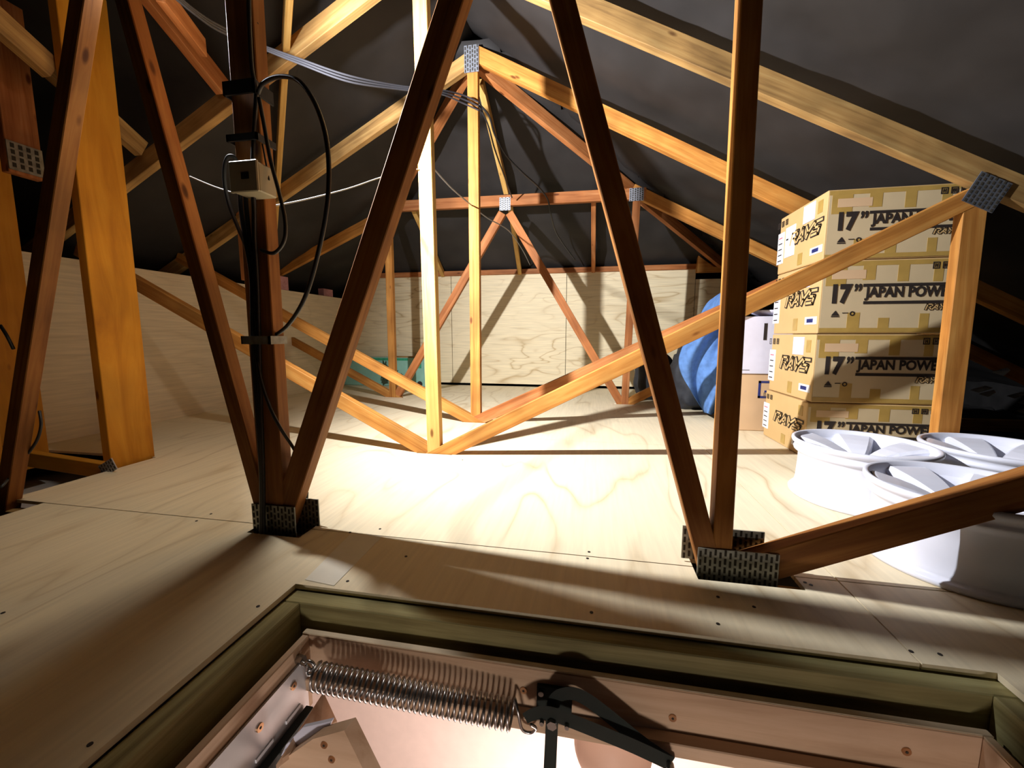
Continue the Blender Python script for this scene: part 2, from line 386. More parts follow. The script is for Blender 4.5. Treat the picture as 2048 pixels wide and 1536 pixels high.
def nail_plate(parent, c, Y, wx, wz, mat, rot=0, nx=6, nz=6, side=-1):
    """pressed steel plate with rows of slots, sits on the face Y"""
    bm = bmesh.new(); box(bm, (-wx/2, -.006, -wz/2), (wx/2, 0, wz/2))
    o = bmesh.new()
    for i in range(nx):
        for j in range(nz):
            x = -wx/2+wx*(i+.5)/nx; z = -wz/2+wz*(j+.5)/nz + (.15*wz/nz if i % 2 else -.15*wz/nz)
            z = max(-wz/2+wz/nz*.36, min(wz/2-wz/nz*.36, z))
            box(bm, (x-wx/nx*.22, -.0075, z-wz/nz*.34), (x+wx/nx*.22, -.006, z+wz/nz*.34), mi=1)
    o.free()
    mt = Matrix.Rotation(rot, 4, 'Y'); mt.translation = Vector((c[0], Y-.002, c[1]))
    return link('nail_plate', bm, [mat, M['slot']], parent, mt)
pine, red, yel, old = M['pine'], M['red_pine'], M['yellow'], M['old']

# --- nearest truss
Y1 = 1.75
T1 = empty('roof_truss', (-.5, Y1, 0), 'nearest roof truss, dark in front, with two bright metal plates at its feet', 'roof truss')
pxbeam('web_brace', Y1, (140, 164, 0), (1, 31, 900), M['shaded_pine'], T1, ext=(.75, 'floor'))
pxbeam('web_brace', Y1, (228, 256, 0), (465, 491, 860), M['shaded_pine'], T1, ext=(.7, 'floor'))
pxbeam('king_post', Y1, (447.7, 505, 0), (516, 563, 950), M['shaded_pine'], T1, ext=(1.1, 'floor'))
pxbeam('web_brace', Y1, (876, 925, 0), (600, 647, 850), M['shaded_pine'], T1, ext=(.7, 'floor'))
pxbeam('web_brace', Y1, (1093, 1160, 0), (1392, 1424, 1085), M['shaded_pine'], T1, ext=(.75, .22))
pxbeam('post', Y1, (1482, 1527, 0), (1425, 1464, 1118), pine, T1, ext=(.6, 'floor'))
clbeam('web_brace', Y1, (2048, 990), (1520, 1140), M['shaded_pine'], T1, wd=.125, ext=(1.6, 'toe'))
beam('top_chord', (RX, Y1, RZ-.12), (5.5, Y1, RZ-.12-SL*(5.5-RX)), .15, .075, old, T1)
beam('top_chord', (RX, Y1, RZ-.12), (-3.6, Y1, RZ-.12-SL*2.32), .15, .075, old, T1)
beam('bottom_chord', (-4.6, Y1+.004, -.13), (5.5, Y1+.004, -.13), .15, .06, old, T1)
nail_plate(T1, (-1.575, .025), Y1, .25, .22, M['steel_dark'], 0, 12, 6)
nail_plate(T1, (.62, .04), Y1, .31, .15, M['steel_dark'], 0, 16, 4)
nail_plate(T1, (-1.505, .045), Y1+.09, .25, .20, M['steel_dark'], 0, 12, 6)
nail_plate(T1, (.585, .09), Y1+.09, .33, .15, M['steel_dark'], 0, 16, 4)

# --- second truss
Y2 = 3.205
T2 = empty('roof_truss', (RX, Y2, 0), 'second roof truss, its lit post and braces meeting just beyond the nearest truss', 'roof truss')
pxbeam('king_post', Y2, (826, 852, 0), (855, 879, 890), yel, T2, wd=.115, ext=(.45, .12))
clbeam('web_brace', Y2, (278, 572), (835, 893), pine, T2, wd=.12, ext=(.8, 'toe'))
clbeam('web_brace', Y2, (1935, 400), (912, 893), pine, T2, wd=.12, ext=(.05, 'toe'))
pxbeam('post', Y2, (1922, 1976, 440), (1884, 1927, 800), pine, T2, wd=.13, ext=(.15, .42))
# chords: centre of the front face
clbeam('top_chord', Y2, (1170, 10), (2030, 372), old, T2, wd=.15, ext=(1.5, 3.2))
clbeam('top_chord', Y2, (690, 10), (258, 345), old, T2, wd=.15, ext=(.9, 2.4))
beam('bottom_chord', (-8, Y2+.004, -.13), (6.4, Y2+.004, -.13), .15, .06, old, T2)
p = PY(1972, 385, Y2); nail_plate(T2, (p.x, p.z), Y2, .19, .19, M['plate_dark'], R(27), 7, 7)
p = PY(842, -60, Y2); nail_plate(T2, (p.x, p.z), Y2, .2, .25, M['steel'])

# --- third truss
Y3 = 4.478
T3 = empty('roof_truss', (RX, Y3, 0), 'third roof truss, its peak with a metal plate in view', 'roof truss')
pxbeam('king_post', Y3, (933.5, 956, 149), (941, 961.5, 840), pine, T3, wd=.115, ext=(.05, .12))
clbeam('web_brace', Y3, (440, 562), (925, 832), pine, T3, wd=.12, ext=(.7, 'toe'))
clbeam('web_brace', Y3, (1530, 583), (975, 832), red, T3, wd=.12, ext=(1.1, 'toe'))
clbeam('top_chord', Y3, (950, 105), (1604, 413), pine, T3, wd=.15, ext=(.02, 4.2))
clbeam('top_chord', Y3, (938, 118), (560, 384), old, T3, wd=.15, ext=(.02, 3.2))
clbeam('post', Y3, (470, 300), (490, 560), red, T3, wd=.115, ext=(.0, .0))
beam('bottom_chord', (-8, Y3+.004, -.13), (6.4, Y3+.004, -.13), .15, .06, old, T3)
p = PY(943, 118, Y3); nail_plate(T3, (p.x, p.z), Y3, .155, .26, M['steel'])

# --- flat-topped hip truss
Y4 = 6.10
T4 = empty('roof_truss', (-1.2, Y4, 0), 'farthest roof truss, flat topped, in front of the back wall', 'roof truss')
clbeam('top_chord', Y4, (806, 411), (1285, 386), red, T4, wd=.15, ext=(.12, .05))
clbeam('top_chord', Y4, (1265, 378), (1537, 508), pine, T4, wd=.15, ext=(.0, 3.8))
clbeam('top_chord', Y4, (812, 404), (560, 540), pine, T4, wd=.15, ext=(.0, 2.6))
clbeam('web_brace', Y4, (1004, 425), (794, 790), red, T4, wd=.115, ext=(.0, .06))
clbeam('web_brace', Y4, (1018, 425), (1238, 800), red, T4, wd=.115, ext=(.0, .06))
clbeam('post', Y4, (774, 432), (785, 790), pine, T4, wd=.115, ext=(.0, .1))
clbeam('post', Y4, (1274, 400), (1250, 800), red, T4, wd=.10, ext=(.0, .1))
clbeam('web_brace', Y4, (575, 678), (775, 788), pine, T4, wd=.12, ext=(.35, 'toe'))
clbeam('web_brace', Y4, (1380, 745), (1268, 800), pine, T4, wd=.12, ext=(2.2, 'toe'))
beam('bottom_chord', (-8, Y4+.004, -.13), (6.4, Y4+.004, -.13), .15, .06, old, T4)
p = PY(1010, 408, Y4); nail_plate(T4, (p.x, p.z), Y4, .16, .18, M['steel'])
p = PY(1273, 389, Y4); nail_plate(T4, (p.x, p.z), Y4, .19, .17, M['steel'])

# --- rafters of the hip end and of the wing on the left
def rafter(p, q, wd, th, mat, label, vertical=True, group=None, name='rafter', cat='rafter'):
    p, q = Vector(p), Vector(q); ax = (q-p).normalized()
    side = Vector((0, 0, 1)).cross(ax).normalized() if vertical else Vector((0, 0, 1))
    o = beam(name, p - side*th/2, q - side*th/2, wd, th, mat, None, side)
    return tag(o, label, cat, group)
rafter((RX+.05, HY+.1, 3.86), (2.36, WY+.05, 2.13), .15, .075, red, 'broad brown hip rafter running from the third truss peak down to the right', name='hip_rafter')
rafter((RX-.05, HY+.1, 3.86), (-4.86, WY+.0, 2.13), .15, .075, red, 'brown hip rafter running from the third truss peak down to the left', name='hip_rafter')
rafter((RX+.02, HY+.26, 3.79), (PY(1012, 398, Y4-.03).x, Y4+.0, 3.06), .10, .07, yel, 'yellow jack rafter running straight back from the third truss peak', name='jack_rafter')
rafter((PY(1018, 425, Y4+.1).x, Y4+.1, 3.02), (PY(1040, 535, WY).x, WY, 2.18), .10, .07, yel, 'yellow jack rafter behind the farthest truss, at its middle metal plate', name='jack_rafter')
rafter((PY(824, 420, Y4+.1).x, Y4+.1, 3.0), (PY(886, 535, WY).x, WY, 2.18), .10, .07, yel, 'jack rafter behind the farthest truss, left of its middle plate', name='jack_rafter')
rafter((PY(1187, 400, Y4+.1).x, Y4+.1, 3.0), (PY(1187, 535, WY).x, WY, 2.18), .10, .07, red, 'jack rafter behind the farthest truss, right of its middle plate', name='jack_rafter')
rafter((-2.0, 2.72, 3.60), (-4.75, 5.6, 2.12), .14, .05, yel, 'knotty yellow board laid diagonally under the left roof slope', vertical=True, name='valley_rafter')
p = PY(448, 178, 3.16); rafter((p.x, 3.15, p.z), (p.x, .6, p.z+.53*2.55), .15, .075, red, 'wing rafter meeting the second truss chord beside the work lamp', name='wing_rafter')
p = PY(286, 300, 3.16); rafter((p.x, 3.15, p.z), (p.x, 2.1, p.z+.53*1.05), .15, .075, old, 'wing rafter meeting the second truss chord beside the amber plank', name='wing_rafter')
p = PY(104, 140, 2.4); rafter((p.x, 2.4, p.z), (p.x, .4, p.z+.53*2.0), .15, .075, old, 'short rafter end at the upper left, over the leftmost planks', name='wing_rafter')
p = PY(405, 95, 2.7); q = PY(318, -20, 2.2); rafter(q, p, .12, .05, red, 'reddish brace just right of the work lamp', name='wing_brace')
p = PY(455, 462, 4.9); q = PY(250, 408, 3.9); rafter(q, p, .12, .075, red, 'reddish timber low in the dark gap behind the amber plank', name='wing_brace')
p = PY(460, 450, 4.9); q = PY(370, 375, 4.0); rafter(q, p, .12, .075, old, 'short timber joining the left chord of the third truss', name='wing_brace')
# ledger along the top of the back wall
bm = bmesh.new(); box(bm, (-4.45, WY-.05, 2.15), (2.15, WY+.03, 2.24), bev=.004)
tag(link('wall_plate', bm, red), 'reddish timber plate along the top of the far plywood wall', 'timber')
bm = bmesh.new(); p = PY(1414, 545, WY-.1)
p = p + Vector((.10, -.02, 0))
prism(bm, [p+Vector((-.28, 0, 0)), p+Vector((.22, 0, 0)), p+Vector((.24, 0, .07)), p+Vector((0, 0, .09)), p+Vector((-.26, 0, .29))], Vector((0, .07, 0)))
tag(link('timber_offcut', bm, pine), 'curved orange timber offcut on top of the far wall at its right end', 'timber offcut')
for k, (px, py, Yv, wy, lab) in enumerate([(567, 560, 6.02, .12, 'pink timber block on the left wall under the third truss chord'), (665, 580, 7.2, .14, 'pink timber block on the left wall next to the far corner')]):
    bm = bmesh.new(); box(bm, (LX-.14, Yv-wy, 1.73), (LX-.02, Yv+wy, 1.73+(.22 if k == 0 else .14)), bev=.004); tag(link('timber_block', bm, M['pinkwood']), lab, 'timber block')
# stepped ply piece in the corner
bm = bmesh.new()
prism(bm, [PX(668, 596, LX+.005), PX(668, 575, LX+.005), PX(693, 556, LX+.005), PX(701, 556, LX+.005), PX(701, 600, LX+.005)], Vector((-.03, 0, 0)))
bm.free()

# --- tall planks at the left
def plank(x, y0, y1, z1, th, label, mat=M['plank'], lean=0):
    bm = bmesh.new(); ln = z1+.12
    box(bm, (-ln/2, -(y1-y0)/2, -th), (ln/2, (y1-y0)/2, 0), bev=.004)
    mt = Matrix(((0, 0, 1), (0, 1, 0), (-1, 0, 0))).to_4x4(); mt.translation = Vector((x, (y0+y1)/2, (z1-.12)/2))
    return tag(link('timber_plank', bm, mat, None, mt), label, 'plank')
plank(-3.53, 2.385, 2.70, 3.43, .075, 'tall amber plank standing at the edge of the floor on the left, broadest in view')
plank(-4.60, 2.15, 2.66, 3.3, .075, 'tall amber plank behind the leftmost dark brace')
plank(-3.90, 1.55, 2.02, 3.4, .075, 'tall amber plank cut by the left edge of the photo')
bm = bmesh.new(); p = PX(45, 60, -4.15); q = PX(62, 355, -4.15)
t = empty('hanging_plank', (p.x, p.y, q.z), 'short reddish plank hanging at upper left with a metal plate at its lower end', 'plank')
bm = bmesh.new(); box(bm, (-.6, -.10, -.07), (.6, .10, 0), bev=.004)
mt = Matrix(((0, 0, 1), (0, 1, 0), (-1, 0, 0))).to_4x4(); mt.translation = Vector((-4.15, q.y-.02, q.z+.6)); link('board', bm, red, t, mt)
bm = bmesh.new(); box(bm, (-.008, -.10, -.10), (0, .10, .10))
for i in range(4):
    for j in range(4): box(bm, (0, -.08+.045*i, -.08+.045*j), (.003, -.06+.045*i, -.05+.045*j), mi=1)
mt = Matrix.Translation((-4.14, q.y-.02, q.z+.12)); link('nail_plate', bm, [M['steel_dark'], M['slot']], t, mt)
# joist crossing the gap at the left, with its plate
J = empty('floor_joist', (-4.1, 2.32, -.12), 'low joist crossing the dark gap in the floor at the left', 'joist')
A, B = PY(50, 922, 2.33), PY(205, 942, 2.33)
beam('timber', A - Vector((.4, 0, -.04)), B + Vector((.0, 0, -.005)), .115, .06, M['plank'], J)
p = PY(217, 932, 2.325); nail_plate(J, (p.x, p.z-.01), 2.325, .15, .09, M['steel'], R(-28), 6, 3)

# ------------------------------------------------------------ hatch: trimmer frame, liner, spring, arms, ladder
Tm = empty('trimmer_frame', (0, 1.4, -.05), 'green-tinged treated timber frame around the hatch opening', 'frame')
bt = lambda nm, p, q, side, wd, th: beam(nm, p, q, wd, th, M['green'], Tm, Vector(side))
bt('trimmer', (-1.15, 1.29, -.142), (1.23, 1.30, -.142), (0, 1, 0), .235, .075)
bt('trimmer', (-1.075, 1.29, -.1425), (-1.075, -.4, -.1425), (-1, 0, 0), .235, .075)
bt('trimmer', (1.156, 1.30, -.1425), (1.156, -.4, -.1425), (1, 0, 0), .235, .075)
Ln = empty('hatch_liner', (0, 1.25, -.4), 'pinkish timber liner box set inside the hatch opening', 'hatch liner')
def board(nm, lo, hi, mat, par, horiz=True):
    lo, hi = Vector(lo), Vector(hi); bm = bmesh.new(); c = (lo+hi)/2; d = (hi-lo)/2
    if horiz: box(bm, -d, d, bev=.003); mt = Matrix.Translation(c)
    else:     # long axis along world Y
        box(bm, (-d.y, -d.x, -d.z), (d.y, d.x, d.z), bev=.003); mt = Matrix(((0, -1, 0), (1, 0, 0), (0, 0, 1))).to_4x4(); mt.translation = c
    return link(nm, bm, mat, par, mt)
board('liner_board', (-1.03, 1.235, -.300), (1.12, 1.262, -.105), M['liner'], Ln)
board('liner_board', (-1.027, -.3, -.385), (-1.0, 1.235, -.105), M['liner'], Ln, False)
board('liner_board', (1.09, -.3, -.385), (1.117, 1.235, -.105), M['liner'], Ln, False)
board('top_edging', (-1.03, 1.236, -.105), (1.12, 1.261, -.100), M['liner_edge'], Ln)
board('top_edging', (1.091, -.3, -.105), (1.116, 1.236, -.100), M['liner_edge'], Ln, False)
board('stop_batten', (-1.0, 1.19, -.292), (1.09, 1.233, -.245), M['liner'], Ln)
def screw(par, c, n, r=.012, mat=M['brass']):
    bm = bmesh.new(); n = Vector(n).normalized(); c = Vector(c)
    cyl(bm, c, r, n, .004, 14); cyl(bm, c+n*.004, r*.35, n, .0008, 6, mi=1)
    return link('screw', bm, [mat, M['slot']], par)
for q in ((1047, 1380), (1345, 1435), (1812, 1502)): screw(Ln, PY(*q, 1.2345), (0, -1, 0))
# hinge plate and black bar on the left side of the liner
Hp = empty('hinge_plate', (-.99, 1, -.3), 'pale metal hinge plate on the left side of the hatch liner', 'hinge plate')
bm = bmesh.new(); box(bm, (-.998, .2, -.385), (-.990, 1.20, -.165)); link('plate', bm, M['hinge'], Hp)
for y in (1.13, .98, .80, .62, .44): screw(Hp, (-.990, y, -.215 if y != .98 else -.22), (1, 0, 0), .013)
for y in (1.12, .99, .86, .73, .60): 
    bm = bmesh.new(); box(bm, (-.990, y-.035, -.318), (-.986, y+.035, -.306)); link('slot', bm, M['paper'], Hp)
bm = bmesh.new(); box(bm, (-.985, .15, -.385), (-.955, 1.18, -.335), bev=.003)
tag(link('black_bar', bm, M['black']), 'black steel bar below the pale hinge plate', 'bar')
# eye bolt and coil spring
Sp = empty('coil_spring', (-.6, 1.17, -.2), 'long steel coil spring along the far side of the hatch', 'spring')
a, b = PY(632, 1352, 1.13), PY(1026, 1430, 1.16)
ax = (b-a); ln = ax.length; ax.normalize(); n1 = ax.orthogonal().normalized(); n2 = ax.cross(n1)
turns = 36; pts = []
for k in range(turns*14+1):
    t = k/(turns*14); an = 2*math.pi*turns*t; pts.append(a + ax*ln*t + (n1*math.cos(an)+n2*math.sin(an))*.042)
bm = bmesh.new(); tube(bm, pts, .0047, 7); link('coil', bm, M['chrome'], Sp, smooth=True)
h1 = [b+n1*.042, b+ax*.015+n1*.01, b+ax*.03+Vector((0, 0, -.045)), b+ax*.06+Vector((0, 0, -.05)), b+ax*.075+Vector((0, -.01, -.02)), b+ax*.06+Vector((0, -.02, .0))]
bm = bmesh.new(); tube(bm, spline(h1, 6), .005, 7); link('end_hook', bm, M['chrome'], Sp, smooth=True)
h2 = [a+n1*.042, a-ax*.02, a-ax*.035+Vector((0, 0, .01)), a-ax*.03+Vector((0, 0, .035))]
bm = bmesh.new(); tube(bm, spline(h2, 6), .005, 7); link('end_hook', bm, M['chrome'], Sp, smooth=True)
Eb = empty('eye_bolt', tuple(a-ax*.03), 'shiny bolt holding the left end of the coil spring', 'bolt')
c = PY(612, 1330, 1.15)
bm = bmesh.new(); cyl(bm, c+Vector((-.05, .02, 0)), .016, (1, -.2, 0), .03, 6); link('nut', bm, M['chrome'], Eb)
bm = bmesh.new(); tube(bm, [c+Vector((-.06, .02, 0)), c+Vector((.0, .0, 0)), c+Vector((.02, -.01, -.01))], .008, 10); link('shank', bm, M['chrome'], Eb, smooth=True)
bm = bmesh.new(); tube(bm, [c+Vector((.015, 0, 0))+Vector((math.cos(t), 0, math.sin(t)))*.017 for t in [k*math.pi/8 for k in range(17)]], .006, 8); link('eye', bm, M['chrome'], Eb, smooth=True)
# black arms
Ar = empty('folding_stay', tuple(PY(1105, 1435, 1.18)), 'black steel folding stay bolted to the far side of the hatch', 'stay')
def poly(nm, pts, Y, th, mat, par, bev=0):
    bm = bmesh.new(); prism(bm, [PY(x, y, Y) for x, y in pts], Vector((0, th, 0))); return link(nm, bm, mat, par)
poly('bracket', [(1074, 1372), (1112, 1377), (1145, 1384), (1143, 1432), (1100, 1418), (1073, 1414)], 1.222, .012, M['black'], Ar)
def strip(cl, wds):
    cl = [Vector(c) for c in cl]; L_, R_ = [], []
    for i, c in enumerate(cl):
        t = (cl[min(i+1, len(cl)-1)]-cl[max(i-1, 0)]).normalized(); n = Vector((-t.y, t.x)); w_ = wds[i] if isinstance(wds, list) else wds
        L_.append(c+n*w_/2); R_.append(c-n*w_/2)
    return L_, R_
def stripobj(nm, LR, Y, th, mat, par):
    bm = bmesh.new(); L_, R_ = LR; g = [[bm.verts.new(PY(v.x, v.y, Y_)) for v in row] for row in (L_, R_) for Y_ in (Y, Y+th)]
    n = len(L_)
    for i in range(n-1):
        for a_, b_ in ((0, 2), (2, 3), (3, 1), (1, 0)): bm.faces.new((g[a_][i], g[a_][i+1], g[b_][i+1], g[b_][i]))
    for i in (0, n-1): bm.faces.new((g[0][i], g[2][i], g[3][i], g[1][i]))
    return link(nm, bm, mat, par)
cl = [(1106, 1412, 0), (1112, 1396, 0), (1128, 1388, 0), (1150, 1388, 0), (1172, 1398, 0), (1200, 1418, 0), (1240, 1450, 0), (1290, 1490, 0), (1343, 1526, 0)]
stripobj('upper_arm', strip([Vector(c[:2]) for c in spline(cl, 4)], 26), 1.175, .012, M['black'], Ar)
cl = [(1050, 1437, 0), (1072, 1427, 0), (1100, 1427, 0), (1140, 1441, 0), (1200, 1465, 0), (1270, 1494, 0), (1338, 1526, 0)]
stripobj('lower_arm', strip([Vector(c[:2]) for c in spline(cl, 4)], [22+min(i, 6) for i in range(25)]), 1.150, .012, M['black'], Ar)
poly('hanging_bar', [(1092, 1440), (1116, 1442), (1108, 1640), (1082, 1640)], 1.165, .010, M['black'], Ar)
for q, r_ in (((1104, 1446), .016), ((1084, 1442), .007), ((1134, 1450), .007)):
    c = PY(*q, 1.149); bm = bmesh.new(); cyl(bm, c, r_, (0, -1, 0), .012, 6 if r_ > .01 else 12); link('bolt', bm, M['chrome'], Ar)
c = PY(1340, 1528, 1.148); bm = bmesh.new(); cyl(bm, c, .011, (0, -1, 0), .02, 12); link('bolt', bm, M['chrome'], Ar)
c = PY(1082, 1386, 1.221); bm = bmesh.new(); cyl(bm, c, .009, (0, -1, 0), .006, 12); link('bolt', bm, M['chrome'], Ar)
# ladder stile standing up in the hatch (bottom left) and hatch door edge behind it
Ld = empty('loft_ladder', tuple(PY(650, 1500, .98)), 'wooden ladder end with two brass screws at the bottom left of the hatch', 'ladder')
yl = .98
def pz(x, y, Yv): return PY(x, y, Yv)
bm = bmesh.new()
front = [pz(640, 1465, yl), pz(690, 1455, yl), pz(702, 1437, yl+.05)]
F = [pz(626, 1478, yl), pz(688, 1461, yl), pz(752, 1590, yl), pz(640, 1660, yl), pz(560, 1590, yl), pz(560, 1524, yl)]
prism(bm, F, Vector((.018, .035, .012))); link('stile', bm, M['liner'], Ld)
for q in ((649, 1489), (664, 1518)): screw(Ld, PY(*q, yl), (0, -1, 0), .011)
bm = bmesh.new(); prism(bm, [pz(606, 1455, yl+.034), pz(664, 1442, yl+.034), pz(652, 1466, yl+.034), pz(562, 1512, yl+.034), pz(572, 1490, yl+.034)], Vector((0, .012, .0))); link('end_cap', bm, M['whitebox'], Ld)
bm = bmesh.new(); prism(bm, [PY(647, 1384, 1.185), PY(674, 1442, 1.185), PY(640, 1460, 1.1), PY(560, 1520, .95), PY(552, 1530, .93)], Vector((0.0, .0, -.02)))
tag(link('hatch_door', bm, M['liner']), 'brown edge of the open hatch door beside the black bar', 'hatch door')
# wall and rounded shape of the room under the hatch
bm = bmesh.new(); box(bm, (-5, 2.6, -4.2), (5, 2.65, -.34)); tag(link('wall_below', bm, M['roomwall']), 'pink wall of the room under the hatch', kind='structure')
bm = bmesh.new(); box(bm, (-5, -3.5, -4.25), (5, 2.65, -4.2)); tag(link('floor_below', bm, M['plaster']), kind='structure')
for nm, x in (('wall_below_left', -5.05), ('wall_below_right', 5.0)):
    bm = bmesh.new(); box(bm, (x, -3.5, -4.2), (x+.05, 2.6, -.34)); tag(link(nm, bm, M['roomwall']), kind='structure')
bm = bmesh.new(); box(bm, (-5, -3.55, -4.2), (5, -3.5, -.34)); tag(link('wall_below_near', bm, M['roomwall']), kind='structure')
Sh = empty('round_shade', tuple(PY(1240, 1560, 1.6)), 'rounded peach-coloured shade below the hatch, cut by the bottom edge', 'shade')
c = PY(1228, 1556, 1.7); bm = bmesh.new()
lathe(bm, [(.0, .0), (.07, -.006), (.13, -.03), (.17, -.075), (.185, -.14)], 48); link('dome', bm, M['peach'], Sh, Matrix.Translation(c+Vector((0, 0, .10))) @ Matrix.Rotation(R(62), 4, 'X'), smooth=True)

# ------------------------------------------------------------ work lamp
Wl = empty('work_lamp', tuple(LAMP/U), 'glowing white work lamp at the upper left, cut by the top edge', 'lamp')
bm = bmesh.new(); bmesh.ops.create_uvsphere(bm, u_segments=20, v_segments=12, radius=.022)
o = link('bulb', bm, M['bulb'], Wl, Matrix.Translation(LAMP/U + Vector((0, 0, -.03))), smooth=True)
bm = bmesh.new(); cyl(bm, LAMP/U + Vector((0, 0, -.012)), .022, (0, 0, 1), .10, 20); link('lamp_holder', bm, M['black'], Wl)
bm = bmesh.new(); tube(bm, spline([LAMP/U + Vector((0, 0, .15)), LAMP/U + Vector((.02, .02, .4)), LAMP/U + Vector((.12, .05, .62))], 6), .008, 8); link('cord', bm, M['cable'], Wl, smooth=True)

# ------------------------------------------------------------ junction box, straps and cables on the nearest truss
Jb = empty('junction_box', tuple(PY(495, 355, 1.70)), 'beige junction box on the left post of the nearest truss', 'junction box')
A, B = PY(463, 327, 1.645), PY(520, 382, 1.645)
bm = bmesh.new(); box(bm, (A.x, 1.645, B.z), (B.x, Y1-.002, A.z), bev=.005); link('case', bm, M['beige'], Jb)
bm = bmesh.new(); box(bm, (A.x-.004, 1.630, B.z-.004), (B.x+.004, 1.645, A.z+.004), bev=.004); ld = link('lid', bm, M['beige'], Jb)
A, B = PY(482, 345, 1.629), PY(498, 357, 1.629)
bm = bmesh.new(); box(bm, (A.x, 1.627, B.z), (B.x, 1.631, A.z)); link('badge', bm, M['dark'], ld)
def cable(name, pts, r, mat, label, group=None, cat='cable', n=8, seg=8):
    """pts: (px, py, Y)"""
    bm = bmesh.new(); tube(bm, spline([PY(*p) for p in pts], seg), r, n)
    return tag(link(name, bm, mat, smooth=True), label, cat, group)
cable('cable', [(516, 186, 1.73), (527, 166, 1.70), (560, 153, 1.66), (600, 164, 1.62), (635, 218, 1.60), (655, 295, 1.60), (656, 390, 1.60), (640, 490, 1.62), (612, 590, 1.66), (578, 648, 1.72), (548, 672, 1.79)], .0095, M['cable'], 'black cable hanging in the widest loop right of the junction box')
cable('cable', [(518, 196, 1.73), (528, 250, 1.72), (541, 320, 1.70), (558, 385, 1.68), (570, 440, 1.68), (568, 482, 1.69), (548, 506, 1.71), (522, 500, 1.735)], .0085, M['cable'], 'black cable hanging in a narrow loop behind the junction box corner')
cable('cable', [(475, 328, 1.72), (468, 314, 1.70), (456, 314, 1.69), (449, 335, 1.68), (450, 372, 1.68), (460, 415, 1.69), (478, 460, 1.71), (494, 500, 1.735), (508, 560, 1.735)], .0085, M['greycable'], 'grey cable looping out left of the junction box')
for k, (x0, x1) in enumerate(((480, 497), (491, 503), (506, 508))):
    cable('cable', [(x0, 384, 1.71), (x0+2, 420, 1.725), ((x0+x1)/2+2, 480, 1.73), (x1+6, 560, 1.732), (506+k*6, 700, 1.732), (514+k*4, 820, 1.732), (522+k*2, 940, 1.732), (523+k*2, 1012, 1.725), (522+k*2, 1078, 1.705)], .010, M['cable'],
          ['leftmost', 'middle', 'rightmost'][k] + ' of the three black cables running down from the junction box')
cable('cable', [(503, 625, 1.735), (512, 700, 1.73), (522, 760, 1.72), (540, 815, 1.72), (562, 858, 1.74), (588, 898, 1.80), (598, 925, 1.86)], .008, M['cable'], 'thin black cable leaving the post towards the right diagonal')
cable('cable', [(497, -30, 1.74), (499, 60, 1.735), (504, 140, 1.735), (512, 180, 1.735), (508, 260, 1.735), (505, 325, 1.71)], .009, M['cable'], 'black cable running up the post above the junction box')
cable('cable', [(507, 10, 1.80), (509, 30, 1.79), (515, 48, 1.78)], .005, M['cable'], 'short cable end beside the post at the top edge')
cable('cable', [(525, 288, 1.735), (538, 360, 1.70)], .004, M['cable'], 'short thin cable lying against the junction box')
cable('cable', [(0, 650, 1.70), (14, 672, 1.71), (27, 698, 1.735)], .008, M['cable'], 'short cable at the left edge behind the leftmost dark brace')
cable('cable', [(79, 822, 1.86), (82, 850, 1.84), (74, 880, 1.83), (55, 908, 1.82), (30, 940, 1.80), (8, 968, 1.72), (0, 975, 1.70)], .008, M['cable'], 'curved black cable low on the leftmost dark brace')
cable('cable', [(614, 985, 1.86), (612, 1005, 1.86), (600, 1030, 1.85), (596, 1055, 1.83)], .008, M['cable'], 'short cable at the left metal foot plate')
for k in range(3):
    d = k*4
    cable('cable', [(335, -25+d, 2.1), (392, 22+d, 2.3), (440, 52+d*1.3, 2.5), (515, 87+d*.8, 2.8), (600, 118+d*1.2, 3.05), (700, 152+d*1.5, 3.3), (800, 172+d*.9, 3.7), (880, 180+d, 4.05), (925, 190+d*2, 4.30), (958, 205+d*2, 4.44)], .008, M['greycable'],
          ['upper', 'middle', 'lower'][k] + ' of the three grey cables sagging from the lamp to the third truss')
cable('cable', [(958, 208, 4.46), (978, 232, 4.56), (990, 270, 4.75), (1012, 310, 5.0), (1045, 345, 5.3), (1075, 372, 5.7), (1095, 398, 6.0), (1102, 430, 6.25), (1115, 470, 6.8), (1150, 520, 7.5)], .011, M['cable'], 'black cable trailing from the third truss peak down the far roof slope')
cable('cable', [(958, 212, 4.46), (976, 250, 4.6), (990, 300, 4.9), (1008, 350, 5.4), (1024, 395, 5.95)], .009, M['cable'], 'black cable following the yellow jack rafter downwards')
cable('string', [(380, 353, 1.9), (425, 372, 1.85), (467, 386, 1.79)], .0035, M['string'], 'white string left of the junction box', cat='string')
cable('string', [(534, 407, 1.80), (550, 411, 2.0), (620, 397, 2.3), (700, 376, 2.7), (765, 354, 3.1), (836, 338, 3.2)], .0045, M['string'], 'white string running right from the post to the second truss', cat='string')
cable('string', [(868, 338, 3.3), (905, 378, 3.8), (940, 408, 4.44), (975, 436, 5.0), (1018, 462, 6.0), (1045, 500, 7.0), (1060, 530, 7.8)], .007, M['string'], 'white string slanting from the second truss to the back wall', cat='string')
def strap(Z0, Z1, X0, X1, mat, label, yb=Y1+.085):
    bm = bmesh.new(); e = .008
    for lo, hi in (((X0-e, Y1-.035, Z0), (X1+e, Y1-.025, Z1)), ((X1, Y1-.035, Z0), (X1+e, yb, Z1)), ((X0-e, Y1-.035, Z0), (X0, yb, Z1))): box(bm, lo, hi)
    return tag(link('cable_strap', bm, mat), label, 'strap')
xs = lambda z: -1.572-.078*0 + (0)
def edges(py): return PY(447.7+(516-447.7)*py/950, py, Y1).x, PY(505+(563-505)*py/950, py, Y1).x
